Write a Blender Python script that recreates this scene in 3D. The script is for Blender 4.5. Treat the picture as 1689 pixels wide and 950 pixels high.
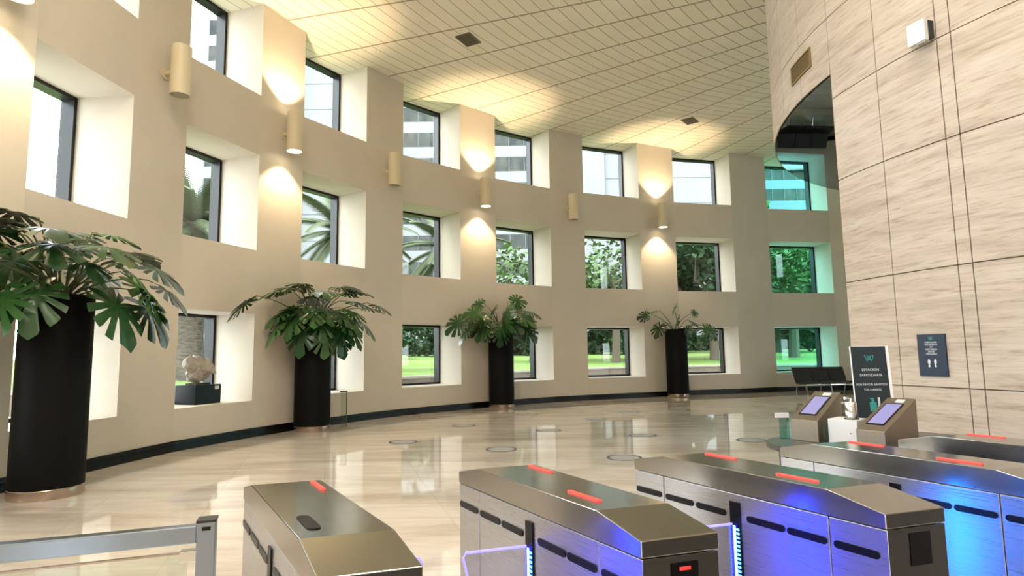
import bpy, bmesh, math, random
from mathutils import Vector, Matrix, Euler
R_ = math.radians
for o in list(bpy.data.objects): bpy.data.objects.remove(o, do_unlink=True)
scn = bpy.context.scene
COL = scn.collection

# ------------------------------------------------------------ camera, world, light, exposure
cam_d = bpy.data.cameras.new('camera'); cam = bpy.data.objects.new('camera', cam_d); COL.objects.link(cam)
cam_d.sensor_width = 36; cam_d.lens = 1000.1455/1689*36; cam_d.clip_start = .05; cam_d.clip_end = 500
cam.matrix_world = Matrix.Translation((0, 0, 1.6)) @ Matrix.Rotation(R_(90+6.2169), 4, 'X') @ Matrix.Rotation(R_(-.86), 4, 'Z')
scn.camera = cam
vs = scn.view_settings
vs.view_transform = 'Standard'; vs.look = 'None'; vs.gamma = 1; vs.use_curve_mapping = False
vs.exposure = 0.42
w = bpy.data.worlds.new('world'); scn.world = w; w.use_nodes = True
bg = w.node_tree.nodes['Background']; bg.inputs[0].default_value = (.90, .96, 1, 1); bg.inputs[1].default_value = 8.2

def area_lamp(loc, rot, size, power, col):
    l = bpy.data.lights.new('area_light', 'AREA'); l.shape = 'RECTANGLE' if isinstance(size, tuple) else 'SQUARE'
    if isinstance(size, tuple): l.size, l.size_y = size
    else: l.size = size
    l.energy = power; l.color = col
    o = bpy.data.objects.new('area_light', l); COL.objects.link(o); o.location = loc; o.rotation_euler = rot
    return o
# added fill lamps under the ceiling, out of view, to brighten the hall
WARM = (1, .90, .76)
FILL_LAMPS = [(-3.4, 1.5), (1.5, -2.5), (2.6, 4.6), (-1.6, -2.6), (4.2, -6.0), (9.0, -5.5), (-3.2, 5.0)]
for x, y in FILL_LAMPS: area_lamp((x, y, 9.22), (0, 0, 0), 1.1, 150, WARM)

# ------------------------------------------------------------ materials
def mat(name, col=(.8,.8,.8), rough=.5, metal=0, spec=.5, emit=None, est=1, trans=None):
    m = bpy.data.materials.new(name); m.use_nodes = True
    b = m.node_tree.nodes['Principled BSDF']
    b.inputs['Base Color'].default_value = (*col, 1); b.inputs['Roughness'].default_value = rough
    b.inputs['Metallic'].default_value = metal; b.inputs['Specular IOR Level'].default_value = spec
    if emit: b.inputs['Emission Color'].default_value = (*emit, 1); b.inputs['Emission Strength'].default_value = est
    return m
def N(m): return m.node_tree.nodes, m.node_tree.links, m.node_tree.nodes['Principled BSDF']
def coords(m, scale=(1,1,1), rot=(0,0,0), kind='Object'):
    n, l, b = N(m)
    tc = n.new('ShaderNodeTexCoord'); mp = n.new('ShaderNodeMapping')
    mp.inputs['Scale'].default_value = scale; mp.inputs['Rotation'].default_value = rot
    l.new(tc.outputs[kind], mp.inputs[0]); return mp.outputs[0]
def noise(m, vec, scale=5, detail=4, rough=.55, dist=0):
    n, l, b = N(m); t = n.new('ShaderNodeTexNoise'); t.inputs['Scale'].default_value = scale
    t.inputs['Detail'].default_value = detail; t.inputs['Roughness'].default_value = rough; t.inputs['Distortion'].default_value = dist
    l.new(vec, t.inputs['Vector']); return t.outputs['Fac']
def ramp(m, fac, stops):
    n, l, b = N(m); r = n.new('ShaderNodeValToRGB'); e = r.color_ramp.elements
    while len(e) < len(stops): e.new(.5)
    for i, (p, c) in enumerate(stops): e[i].position = p; e[i].color = (*c, 1)
    l.new(fac, r.inputs[0]); return r.outputs[0]
def to_base(m, c): n, l, b = N(m); l.new(c, b.inputs['Base Color'])
def bump(m, fac, st=.2, dist=.01):
    n, l, b = N(m); k = n.new('ShaderNodeBump'); k.inputs['Strength'].default_value = st; k.inputs['Distance'].default_value = dist
    l.new(fac, k.inputs['Height']); l.new(k.outputs[0], b.inputs['Normal'])
def math_n(m, op, a, b2=None):
    n, l, b = N(m); k = n.new('ShaderNodeMath'); k.operation = op
    for i, v in enumerate((a, b2)):
        if v is None: continue
        if isinstance(v, (int, float)): k.inputs[i].default_value = v
        else: l.new(v, k.inputs[i])
    return k.outputs[0]
def mixc(m, fac, a, b2, mode='MIX'):
    n, l, b = N(m); k = n.new('ShaderNodeMix'); k.data_type = 'RGBA'; k.blend_type = mode
    for i, v in ((0, fac), (6, a), (7, b2)):
        if isinstance(v, (int, float)): k.inputs[i].default_value = v
        elif isinstance(v, tuple): k.inputs[i].default_value = (*v, 1)
        else: l.new(v, k.inputs[i])
    return k.outputs[2]

M = {}
M['plaster'] = m = mat('beige_plaster', (.56, .46, .345), .75)
to_base(m, ramp(m, noise(m, coords(m), .9, 5), [(.3, (.59, .53, .445)), (.7, (.63, .57, .48))]))
bump(m, noise(m, coords(m), 90, 3), .12, .004)
M['black_base'] = mat('black_granite', (.004, .004, .005), .25, 0, .2)
# floor: polished beige marble slabs with streaks
M['marble'] = m = mat('polished_beige_marble', (.6, .5, .4), .035, 0, .85)
v = coords(m, (.16, .8, 1), (0, 0, R_(-6)))
st = ramp(m, noise(m, v, 1.6, 8, .6, .7), [(.28, (.46, .395, .335)), (.42, (.60, .54, .475)), (.58, (.72, .67, .61)), (.78, (.66, .61, .55))])
v2 = coords(m, (.35, 2.0, 1), (0, 0, R_(-14)))
st2 = ramp(m, noise(m, v2, 2.2, 6, .65, 1.2), [(.3, (.86, .83, .80)), (.55, (1, 1, 1))])
c = mixc(m, 1.0, st, st2, 'MULTIPLY')
n, l, b = N(m)
bt = n.new('ShaderNodeTexBrick'); bt.offset = 0; bt.inputs['Scale'].default_value = 1; bt.inputs['Mortar Size'].default_value = .003
bt.inputs['Brick Width'].default_value = 1.2; bt.inputs['Row Height'].default_value = 1.2
bt.inputs['Color1'].default_value = (1,1,1,1); bt.inputs['Color2'].default_value = (.93,.92,.90,1); bt.inputs['Mortar'].default_value = (.78,.74,.7,1)
l.new(coords(m, (1,1,1), (0,0,R_(-17))), bt.inputs['Vector'])
to_base(m, mixc(m, 1.0, c, bt.outputs['Color'], 'MULTIPLY'))
# ceiling: radial strips of long tiles
M['ceiling'] = m = mat('ceiling_tiles', (.6, .55, .43), .8)
n, l, b = N(m)
geo = n.new('ShaderNodeNewGeometry'); sx = n.new('ShaderNodeSeparateXYZ'); l.new(geo.outputs['Position'], sx.inputs[0])
dx = math_n(m, 'SUBTRACT', 13.3, sx.outputs[0]); dy = math_n(m, 'SUBTRACT', sx.outputs[1], 8.75)
ang = math_n(m, 'ARCTAN2', dy, dx)                 # 0 along -X, clockwise positive
rr = math_n(m, 'SQRT', math_n(m, 'ADD', math_n(m, 'MULTIPLY', dx, dx), math_n(m, 'MULTIPLY', dy, dy)))
per = R_(5.1)
ca = math_n(m, 'ADD', math_n(m, 'DIVIDE', math_n(m, 'SUBTRACT', ang, R_(13.7)), per), 40.5)
fa = math_n(m, 'ABSOLUTE', math_n(m, 'SUBTRACT', math_n(m, 'FRACT', ca), .5))      # 0 at the radial line
da = math_n(m, 'MULTIPLY', math_n(m, 'MULTIPLY', fa, per), rr)                     # metres from the line
ph = math_n(m, 'MULTIPLY', math_n(m, 'FRACT', math_n(m, 'SUBTRACT', ca, .5)), per)
q = math_n(m, 'ADD', rr, math_n(m, 'MULTIPLY', math_n(m, 'MULTIPLY', ph, rr), .25))
fq = math_n(m, 'ABSOLUTE', math_n(m, 'SUBTRACT', math_n(m, 'FRACT', math_n(m, 'ADD', math_n(m, 'DIVIDE', q, .32), .25)), .5))
dq = math_n(m, 'MULTIPLY', fq, .32)
la = math_n(m, 'LESS_THAN', da, .024); lq = math_n(m, 'LESS_THAN', dq, .011)
# per-tile tone
tid = n.new('ShaderNodeCombineXYZ')
l.new(math_n(m, 'FLOOR', ca), tid.inputs[0]); l.new(math_n(m, 'FLOOR', math_n(m, 'ADD', math_n(m, 'DIVIDE', q, .32), .75)), tid.inputs[1])
wn = n.new('ShaderNodeTexWhiteNoise'); l.new(tid.outputs[0], wn.inputs['Vector'])
tone = ramp(m, wn.outputs['Value'], [(0, (.78, .71, .58)), (1, (.83, .76, .62))])
c = mixc(m, lq, tone, (.40, .33, .23)); c = mixc(m, la, c, (.33, .27, .19)); to_base(m, c)
bump(m, noise(m, coords(m), 60, 4), .25, .006)
# travertine
M['travertine'] = m = mat('travertine', (.6, .5, .4), .42, 0, .4)
v = coords(m, (.55, .55, 5.5)); 
a = ramp(m, noise(m, v, 1.3, 9, .62, .5), [(.30, (.38, .315, .255)), (.5, (.48, .41, .34)), (.70, (.55, .485, .415))])
v = coords(m, (1.4, 1.4, 17))
d = ramp(m, noise(m, v, 2.2, 7, .72, .3), [(.33, (.66, .59, .53)), (.46, (.92, .90, .88)), (.6, (1, 1, 1))])
to_base(m, mixc(m, 1.0, a, d, 'MULTIPLY'))
bump(m, noise(m, v, 2.2, 7, .72, .3), .1, .003)
M['joint'] = mat('joint_brown', (.13, .095, .06), .9)  # plain dark brown of the panel joints and vent backing
M['mirror_dark'] = mat('polished_dark_soffit', (.27, .31, .34), .02, 1)
M['frame'] = mat('dark_bronze_aluminium', (.010, .009, .010), .35, 0, .35)
def glass(name, tint, glossy=.06):
    m = bpy.data.materials.new(name); m.use_nodes = True; n, l = m.node_tree.nodes, m.node_tree.links
    n.clear(); out = n.new('ShaderNodeOutputMaterial'); mx = n.new('ShaderNodeMixShader'); t = n.new('ShaderNodeBsdfTransparent'); g = n.new('ShaderNodeBsdfGlossy')
    t.inputs[0].default_value = (*tint, 1); g.inputs['Roughness'].default_value = .01
    fr = n.new('ShaderNodeLayerWeight'); fr.inputs[0].default_value = .12
    k = n.new('ShaderNodeMath'); k.operation = 'MULTIPLY_ADD'; k.inputs[1].default_value = .35; k.inputs[2].default_value = glossy * .5
    l.new(fr.outputs['Fresnel'], k.inputs[0]); l.new(k.outputs[0], mx.inputs[0]); l.new(t.outputs[0], mx.inputs[1]); l.new(g.outputs[0], mx.inputs[2]); l.new(mx.outputs[0], out.inputs[0])
    return m
M['glass'] = glass('window_glass', (.93, .95, .94))
M['glass_teal'] = glass('teal_window_glass', (.60, .99, .95))
M['glass_clear'] = glass('clear_barrier_glass', (.90, .93, .90), .08)
M['glass_green'] = glass('green_edge_glass', (.58, .86, .82), .2)
def steel(name, col, rough, sc, st):
    m = mat(name, col, rough, 1); v = coords(m, sc)
    f = noise(m, v, 4, 3, .6); bump(m, f, st, .002)
    n, l, b = N(m); r = n.new('ShaderNodeMapRange'); l.new(f, r.inputs[0]); r.inputs[3].default_value = rough*.75; r.inputs[4].default_value = rough*1.35
    l.new(r.outputs[0], b.inputs['Roughness']); return m
M['steel_top'] = steel('brushed_steel_lid', (.40, .39, .37), .17, (2, 2, 60), .02)
M['steel'] = steel('brushed_steel_body', (.52, .52, .54), .28, (1, 1, 90), .06)
m = M['steel']; n, l, b = N(m)
wv = n.new('ShaderNodeTexWave'); wv.bands_direction = 'Z'; wv.inputs['Scale'].default_value = 22; l.new(coords(m), wv.inputs[0])
bp = n.new('ShaderNodeBump'); bp.inputs['Strength'].default_value = .10; bp.inputs['Distance'].default_value = .003
l.new(wv.outputs['Fac'], bp.inputs['Height'])
old = b.inputs['Normal'].links[0].from_socket; l.new(old, bp.inputs['Normal']); l.new(bp.outputs[0], b.inputs['Normal'])
M['steel_dark'] = steel('dark_steel_and_end_shade', (.06, .06, .06), .34, (2, 2, 60), .02)  # dark steel; on the near cabinet ends it paints their shade
M['chrome'] = mat('polished_steel', (.72, .72, .70), .10, 1)
M['rail'] = mat('satin_blue_steel', (.30, .36, .44), .2, 1)
M['bronze'] = m = mat('worn_metal_band', (.45, .36, .30), .25, 1)
M['black'] = mat('black_plastic', (.003, .003, .005), .35, 0, .25)
M['black_gloss'] = mat('black_glass_window', (.002, .002, .003), .3, 0, .1)
M['red_led'] = mat('red_indicator', (.62, .06, .05), .35, 0, .5, (1, .10, .07), .32)
M['red_glow'] = mat('red_reader_glow', (.5, .01, .01), .4, 0, .5, (1, .03, .02), .9)
M['blue_led'] = mat('blue_led_strip', (.05, .1, .9), .4, 0, .5, (.010, .018, 1), 70)
M['cyan_led'] = mat('cyan_led_strip', (.05, .3, .9), .4, 0, .5, (.002, .17, 1), 110)
M['led_core'] = mat('bright_led_dot', (.4, .8, 1), .4, 0, .5, (.03, .38, 1), 5)
M['flap_edge'] = mat('blue_lit_acrylic_edge', (.3, .3, .9), .3, 0, .5, (.24, .20, 1), 1.1)
M['acrylic'] = glass('acrylic_wing', (.88, .88, .98), .1)
M['planter'] = m = mat('black_woven_planter', (.004, .004, .004), .6, 0, .12)
bump(m, noise(m, coords(m), 70, 3), .3, .004)
M['soil'] = mat('dark_soil', (.012, .009, .006), .95)
M['leaf'] = m = mat('monstera_leaf', (.03, .10, .025), .30, 0, .55)
oi = N(m)[0].new('ShaderNodeObjectInfo')
to_base(m, ramp(m, oi.outputs['Random'], [(0, (.008, .034, .009)), (.5, (.018, .072, .018)), (1, (.055, .15, .038))]))
M['leaf'].node_tree.nodes['Principled BSDF'].inputs['Subsurface Weight'].default_value = 0
M['stem'] = mat('green_petiole', (.10, .13, .05), .5)
M['sconce'] = mat('cream_painted_metal', (.66, .58, .40), .45)
M['lamp_on'] = mat('lit_lamp_lens', (1, .95, .8), .4, 0, .5, (1, .84, .56), 9)
M['lamp_off'] = mat('unlit_grey_lens', (.33, .33, .28), .25)
M['vent'] = mat('vent_grille_metal', (.16, .14, .10), .5, .5)
M['vent_gold'] = mat('bronze_grille', (.22, .15, .06), .45, .4)
M['white'] = mat('white_painted', (.66, .66, .68), .5)
M['white_edge'] = mat('white_foam_edge', (.85, .85, .85), .6)
M['navy'] = mat('navy_sign', (.006, .017, .045), .35)
M['navy_green'] = mat('dark_teal_sign', (.010, .024, .034), .35)
M['teal_print'] = mat('teal_print', (.03, .28, .27), .5)
M['white_print'] = mat('white_print', (.62, .64, .68), .5)
M['screen'] = mat('lilac_screen', (.2, .2, .4), .2, 0, .5, (.30, .29, .62), .30)
M['kiosk'] = steel('warm_satin_metal', (.30, .255, .205), .48, (30, 30, 3), .02)
M['leather'] = mat('black_leather', (.010, .010, .013), .4)
M['rock'] = m = mat('pale_rock', (.42, .37, .31), .85)
to_base(m, ramp(m, noise(m, coords(m), 6, 6), [(.3, (.30, .26, .21)), (.7, (.52, .47, .40))])); bump(m, noise(m, coords(m), 14, 6), .8, .03)
M['counter'] = mat('grey_stone_counter', (.07, .068, .06), .3, 0, .3)
M['sticker'] = mat('faded_grey_sticker', (.36, .36, .36), .4, 0, .3)
M['sticker_ring'] = mat('dark_sticker_ring', (.05, .06, .08), .5, 0, .2)
# outside
M['grass'] = m = mat('lawn_grass', (.2, .4, .06), .95, 0, .1)
to_base(m, ramp(m, noise(m, coords(m), .35, 7), [(.35, (.10, .17, .035)), (.6, (.14, .21, .06)), (.75, (.21, .21, .10))]))
M['curb'] = mat('pale_stone_curb', (.26, .24, .20), .8)
M['terrace'] = m = mat('tan_stone_retaining', (.13, .105, .08), .85)
M['paving'] = mat('outdoor_paving', (.58, .56, .53), .85)
M['foliage'] = mat('tree_foliage', (.016, .045, .015), .7, 0, .2)
M['foliage_b'] = mat('light_tree_foliage', (.06, .11, .03), .7, 0, .2)
M['frond'] = mat('palm_frond', (.07, .09, .045), .7, 0, .3)
M['bark'] = m = mat('bark', (.09, .07, .05), .9)
M['palm_bark'] = m = mat('palm_bark', (.30, .25, .2), .95)
to_base(m, ramp(m, noise(m, coords(m, (2, 2, 9)), 2.5, 6, .7), [(.35, (.05, .04, .03)), (.6, (.17, .145, .12))])); bump(m, noise(m, coords(m, (2, 2, 9)), 2.5, 6, .7), 1, .08)
M['facade'] = mat('pale_grey_facade', (.17, .176, .185), .85, 0, .1)
M['facade_line'] = mat('facade_joint', (.07, .075, .08), .8)
M['win_far'] = m = mat('far_window_glass', (.14, .15, .15), .8, 0, .08)
to_base(m, ramp(m, noise(m, coords(m, (1, 1, .4)), .7, 3), [(.35, (.03, .033, .034)), (.65, (.065, .068, .062))]))
M['far_blue'] = mat('blue_grey_facade', (.10, .13, .16), .7)

# ------------------------------------------------------------ helpers
def wloc(o):
    v = Vector((0, 0, 0))
    while o is not None: v += Vector(o.location); o = o.parent
    return v
def link(name, me, parent=None, loc=None):
    o = bpy.data.objects.new(name, me); COL.objects.link(o)
    if parent is not None: o.parent = parent
    if loc is not None: o.location = loc
    return o
class MB:
    """collects geometry in world coordinates"""
    def __init__(s): s.bm = bmesh.new()
    def poly(s, pts):
        try: return s.bm.faces.new([s.bm.verts.new(p) for p in pts])
        except ValueError: return None
    def hexa(s, c):   # 8 corners: bottom 4 (ccw), top 4
        v = [s.bm.verts.new(p) for p in c]
        for f in ((3,2,1,0),(4,5,6,7),(0,1,5,4),(1,2,6,5),(2,3,7,6),(3,0,4,7)): s.bm.faces.new([v[i] for i in f])
        return s
    def box(s, x0, x1, y0, y1, z0, z1, f=None):
        c = [(x0,y0,z0),(x1,y0,z0),(x1,y1,z0),(x0,y1,z0),(x0,y0,z1),(x1,y0,z1),(x1,y1,z1),(x0,y1,z1)]
        return s.hexa([f(*p) for p in c] if f else c)
    def prism(s, prof, t0, t1, f):   # prof list of (a,z); extruded along t; f(a,t,z)
        A = [s.bm.verts.new(f(a, t0, z)) for a, z in prof]; B = [s.bm.verts.new(f(a, t1, z)) for a, z in prof]
        n = len(prof)
        s.bm.faces.new(A[::-1]); s.bm.faces.new(B)
        for i in range(n): s.bm.faces.new((A[i], A[(i+1)%n], B[(i+1)%n], B[i]))
        return s
    def lathe(s, prof, c=(0,0,0), seg=48, cap=True):
        rings = []
        for r, z in prof: rings.append([s.bm.verts.new((c[0]+r*math.cos(2*math.pi*k/seg), c[1]+r*math.sin(2*math.pi*k/seg), c[2]+z)) for k in range(seg)])
        for A, B in zip(rings, rings[1:]):
            for k in range(seg): s.bm.faces.new((A[k], A[(k+1)%seg], B[(k+1)%seg], B[k]))
        if cap: s.bm.faces.new(rings[0][::-1]); s.bm.faces.new(rings[-1])
        return s
    def tube(s, pts, rad, seg=8):
        pts = [Vector(p) for p in pts]; rings = []
        if not isinstance(rad, (list, tuple)): rad = [rad]*len(pts)
        for i, p in enumerate(pts):
            d = (pts[min(i+1, len(pts)-1)] - pts[max(i-1, 0)]).normalized()
            a = d.orthogonal().normalized() if i == 0 else (prev - d*prev.dot(d)).normalized()
            prev = a; b = d.cross(a)
            rings.append([s.bm.verts.new(p + (a*math.cos(2*math.pi*k/seg) + b*math.sin(2*math.pi*k/seg))*rad[i]) for k in range(seg)])
        for A, B in zip(rings, rings[1:]):
            for k in range(seg): s.bm.faces.new((A[k], A[(k+1)%seg], B[(k+1)%seg], B[k]))
        s.bm.faces.new(rings[0][::-1]); s.bm.faces.new(rings[-1])
        return s
    def bev(s, w=.003, seg=2, ang=30):
        bmesh.ops.remove_doubles(s.bm, verts=s.bm.verts, dist=1e-5)
        es = [e for e in s.bm.edges if len(e.link_faces) == 2 and e.calc_face_angle(0) > R_(ang)]
        bmesh.ops.bevel(s.bm, geom=es, offset=w, segments=seg, profile=.5, affect='EDGES'); return s
    def build(s, name, m, parent=None, smooth=False, recalc=True):
        if recalc: bmesh.ops.recalc_face_normals(s.bm, faces=s.bm.faces)
        me = bpy.data.meshes.new(name)
        off = wloc(parent) if parent is not None else Vector((0,0,0))
        if parent is not None: bmesh.ops.translate(s.bm, verts=s.bm.verts, vec=-off)
        s.bm.to_mesh(me); s.bm.free()
        for mm in (m if isinstance(m, list) else [m]): me.materials.append(mm)
        if smooth:
            for p in me.polygons: p.use_smooth = True
            try: me.set_sharp_from_angle(angle=R_(35))
            except Exception: pass
        return link(name, me, parent)
def empty(name, loc):
    o = bpy.data.objects.new(name, None); COL.objects.link(o); o.location = loc; o.empty_display_size = .1; return o
def tag(o, label=None, cat=None, group=None, kind=None):
    if label: o['label'] = label
    if cat: o['category'] = cat
    if group: o['group'] = group
    if kind: o['kind'] = kind
    return o
def struct(o, label=None, cat=None): return tag(o, label, cat, None, 'structure')
def recenter(o):      # put origin of a single mesh thing at its base centre
    me = o.data; xs = [v.co for v in me.vertices]
    c = Vector(((min(v.x for v in xs)+max(v.x for v in xs))/2, (min(v.y for v in xs)+max(v.y for v in xs))/2, min(v.z for v in xs)))
    me.transform(Matrix.Translation(-c)); o.location = Vector(o.location) + c; return o

# ------------------------------------------------------------ the curved outer wall
CW = Vector((10.612, 5.761)); RW = 17.306
LV = [(.732, 2.51), (3.846, 5.911), (7.228, 9.33)]; ZC = 9.33
def ring_pt(a, r=RW): return Vector((CW.x + r*math.cos(R_(a)), CW.y + r*math.sin(R_(a))))
cols = [ # (left, right) edges of each opening at the wall face, clockwise
 ((-6.32, 7.709), (-6.139, 9.52)), ((-5.952, 10.787), (-5.355, 12.573)), ((-4.837, 13.755), (-3.786, 15.499)),
 ((-3.014, 16.59), (-1.534, 18.05)), ((-.485, 19.035), (1.347, 20.322)), ((2.571, 20.955), (4.718, 21.818)),
 ((6.194, 22.539), (8.582, 23.118)), ((10.25, 23.80), (12.95, 24.30))]
cols = [(Vector(a), Vector(b)) for a, b in cols]
pre = []
for a0, a1 in ((232.5, 226), (220.5, 214), (208.5, 202), (196.5, 190), (184.3, 177.8)): pre.append((ring_pt(a0), ring_pt(a1)))
post = []
for i, (a0, a1) in enumerate(((75.5, 68), (62, 55), (49, 42), (36, 29), (23, 16), (10, 3), (-3, -10), (-16, -23), (-29, -36))): post.append((ring_pt(a0, 18.1 if i < 2 else 17.6), ring_pt(a1, 18.0 if i < 2 else 17.5)))
allc = pre + cols + post
H0 = len(pre) + 7
D1, D2 = 1.0, 1.25
mb = MB(); 
def V3(p, z): return (p.x, p.y, z)
def quad(m_, a, b, z0, z1): m_.poly([V3(a, z0), V3(b, z0), V3(b, z1), V3(a, z1)])
outer = []
for (L, Rr) in allc:
    mid = (L+Rr)/2; n_ = Vector((-(Rr-L).y, (Rr-L).x)).normalized()
    if n_.dot(mid - CW) < 0: n_ = -n_
    outer.append((L + n_*D2, Rr + n_*D2, n_))
TOPZ = 9.75
for i, (L, Rr) in enumerate(allc):
    oL, oR, n_ = outer[i]
    for z0, z1 in ((0, LV[0][0]), (LV[0][1], LV[1][0]), (LV[1][1], LV[2][0])):
        quad(mb, L, Rr, z0, z1); quad(mb, oL, oR, z0, z1)
    quad(mb, oL, oR, LV[2][1], TOPZ)
    for z0, z1 in LV:
        quad(mb, L, oL, z0, z1); quad(mb, Rr, oR, z0, z1)
        mb.poly([V3(L, z0), V3(Rr, z0), V3(oR, z0), V3(oL, z0)])
        if z1 < 9: mb.poly([V3(L, z1), V3(Rr, z1), V3(oR, z1), V3(oL, z1)])
    if i+1 < len(allc):
        nL = allc[i+1][0]; quad(mb, Rr, nL, 0, ZC); quad(mb, oR, outer[i+1][0], 0, TOPZ)
wall = struct(mb.build('wall_outer', M['plaster'], recalc=False), 'curved beige plaster wall pierced by three rows of deep square window openings', 'wall')
# closing wall far behind the camera (the building's other side)
a, b2 = allc[-1][1], allc[0][0]
mb = MB(); quad(mb, a, b2, 0, TOPZ); struct(mb.build('wall_back', M['plaster'], recalc=False), 'plain plaster wall behind the gates', 'wall')
# baseboard: stepped black skirting
mb = MB(); pts = []
for L, Rr in allc: pts += [L, Rr]
def inset(p, d): v = (CW - p).normalized(); return p + v*d
for hz, dd, z0 in ((.10, .05, 0), (.18, .022, .10)):
    for A, B in zip(pts, pts[1:]):
        a_, b_ = inset(A, dd), inset(B, dd)
        quad(mb, a_, b_, z0, hz); mb.poly([V3(a_, hz), V3(b_, hz), V3(B, hz), V3(A, hz)])
struct(mb.build('baseboard_outer', M['black_base'], recalc=False), 'black skirting along the curved window wall', 'baseboard')

# windows
wn_i = 0
for i, (L, Rr) in enumerate(allc):
    n_ = outer[i][2]; u = (Rr-L).normalized(); wd = (Rr-L).length
    for ri, (z0, z1) in enumerate(LV):
        wn_i += 1; t = .06
        mb = MB(); f = lambda a, d, z: (L.x+u.x*a+n_.x*d, L.y+u.y*a+n_.y*d, z)
        mb.box(0, t, D1, D2-.01, z0, z1, f); mb.box(wd-t, wd, D1, D2-.01, z0, z1, f)
        mb.box(t, wd-t, D1, D2-.01, z0, z0+t, f); mb.box(t, wd-t, D1, D2-.01, z1-t, z1, f)
        fr = struct(mb.build('window_%d' % wn_i, M['frame']), None, None)
        mb = MB(); mb.box(t, wd-t, D2-.04, D2-.028, z0+t, z1-t, f)
        mb.build('pane', M['glass_teal'] if H0 <= i <= H0+2 else M['glass'], fr)

# floor, ceiling, outside ground
def disc(z, name, m, rad=21.0, c=(10.6, 5.8), seg=96, th=.2):
    mb = MB(); mb.lathe([(rad, z-th), (rad, z)], (c[0], c[1], 0), seg); return mb.build(name, m)
FP = [outer[i][j] for i in range(len(allc)) for j in (0, 1)]
def slab(name, m, zb, zt):
    mb = MB(); B = [mb.bm.verts.new(V3(p, zb)) for p in FP]; T = [mb.bm.verts.new(V3(p, zt)) for p in FP]; n = len(FP)
    mb.bm.faces.new(B); mb.bm.faces.new(T[::-1])
    for k in range(n): mb.bm.faces.new((B[k], B[(k+1)%n], T[(k+1)%n], T[k]))
    return mb.build(name, m)
struct(slab('floor', M['marble'], -.2, 0), 'glossy beige marble floor with soft brown streaks', 'floor')
struct(slab('ceiling', M['ceiling'], ZC, ZC+.3), 'flat cream ceiling of long tiles in radiating strips', 'ceiling')

# ------------------------------------------------------------ travertine drum
CD = Vector((10.302, 8.03)); RD = 6.105; SOF = 5.18
def dp(a, r): return Vector((CD.x + r*math.cos(R_(a)), CD.y + r*math.sin(R_(a))))
vj = [184.0, 191.45, 198.6, 199.95]
a = 199.95
while a < 420: a += 7.35; vj.append(a)
vj_up = [184.0-7.3*k for k in range(1, 20)][::-1]
hj = [0, 1.19, 2.43, 3.75, 4.84, 5.95, 7.12, 8.27, 9.33]
def panels(mb, angs, zs, g=.012):
    ga = math.degrees(g/RD)
    for a0, a1 in zip(angs, angs[1:]):
        for z0, z1 in zip(zs, zs[1:]):
            k = max(1, int((a1-a0)/1.8)); th0, th1 = a0+ga/2, a1-ga/2; zz0 = z0 + (g/2 if z0 > 0 else 0); zz1 = z1-g/2
            P = [dp(th0+(th1-th0)*i/k, RD) for i in range(k+1)]; Q = [dp(th0+(th1-th0)*i/k, RD-.02) for i in range(k+1)]
            f0 = [mb.bm.verts.new(V3(p, zz0)) for p in P]; f1 = [mb.bm.verts.new(V3(p, zz1)) for p in P]
            b0 = [mb.bm.verts.new(V3(p, zz0)) for p in Q]; b1 = [mb.bm.verts.new(V3(p, zz1)) for p in Q]
            for i in range(k):
                mb.bm.faces.new((f0[i], f0[i+1], f1[i+1], f1[i])).smooth = True
                mb.bm.faces.new((f1[i], f1[i+1], b1[i+1], b1[i])); mb.bm.faces.new((b0[i], b0[i+1], f0[i+1], f0[i]))
            mb.bm.faces.new((f0[0], f1[0], b1[0], b0[0])); mb.bm.faces.new((f0[-1], b0[-1], b1[-1], f1[-1]))
mb = MB()
low = [x for x in vj if x <= 440]
panels(mb, low, hj)
panels(mb, vj_up + [184.0], [SOF] + hj[5:])
core = struct(mb.build('wall_core', M['travertine'], recalc=True, smooth=True), 'curved travertine drum wall with dark panel joints', 'wall')
mb = MB()
def cyl_sheet(a0, a1, z0, z1, r, k):
    for i in range(k):
        p, q_ = dp(a0+(a1-a0)*i/k, r), dp(a0+(a1-a0)*(i+1)/k, r); quad(mb, p, q_, z0, z1)
cyl_sheet(184.0, 420, 0, ZC, RD-.014, 80)
cyl_sheet(184.0-7.3*19, 184.0, SOF+.01, ZC, RD-.014, 60)
e0, e1 = dp(184.0, RD), dp(184.0, RD-3.0); quad(mb, e0, e1, 0, SOF)       # return at the edge of the opening
jo = mb.build('wall_core_backing', M['joint'], recalc=False); struct(jo, 'dark backing behind the travertine panels', 'wall')
mb = MB(); mb.lathe([(RD-.03, SOF-.02), (RD-.03, SOF)], (CD.x, CD.y, 0), 128)
struct(mb.build('trim_1', M['mirror_dark']), 'polished black underside of the overhanging drum reflecting a window', 'soffit')

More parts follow.
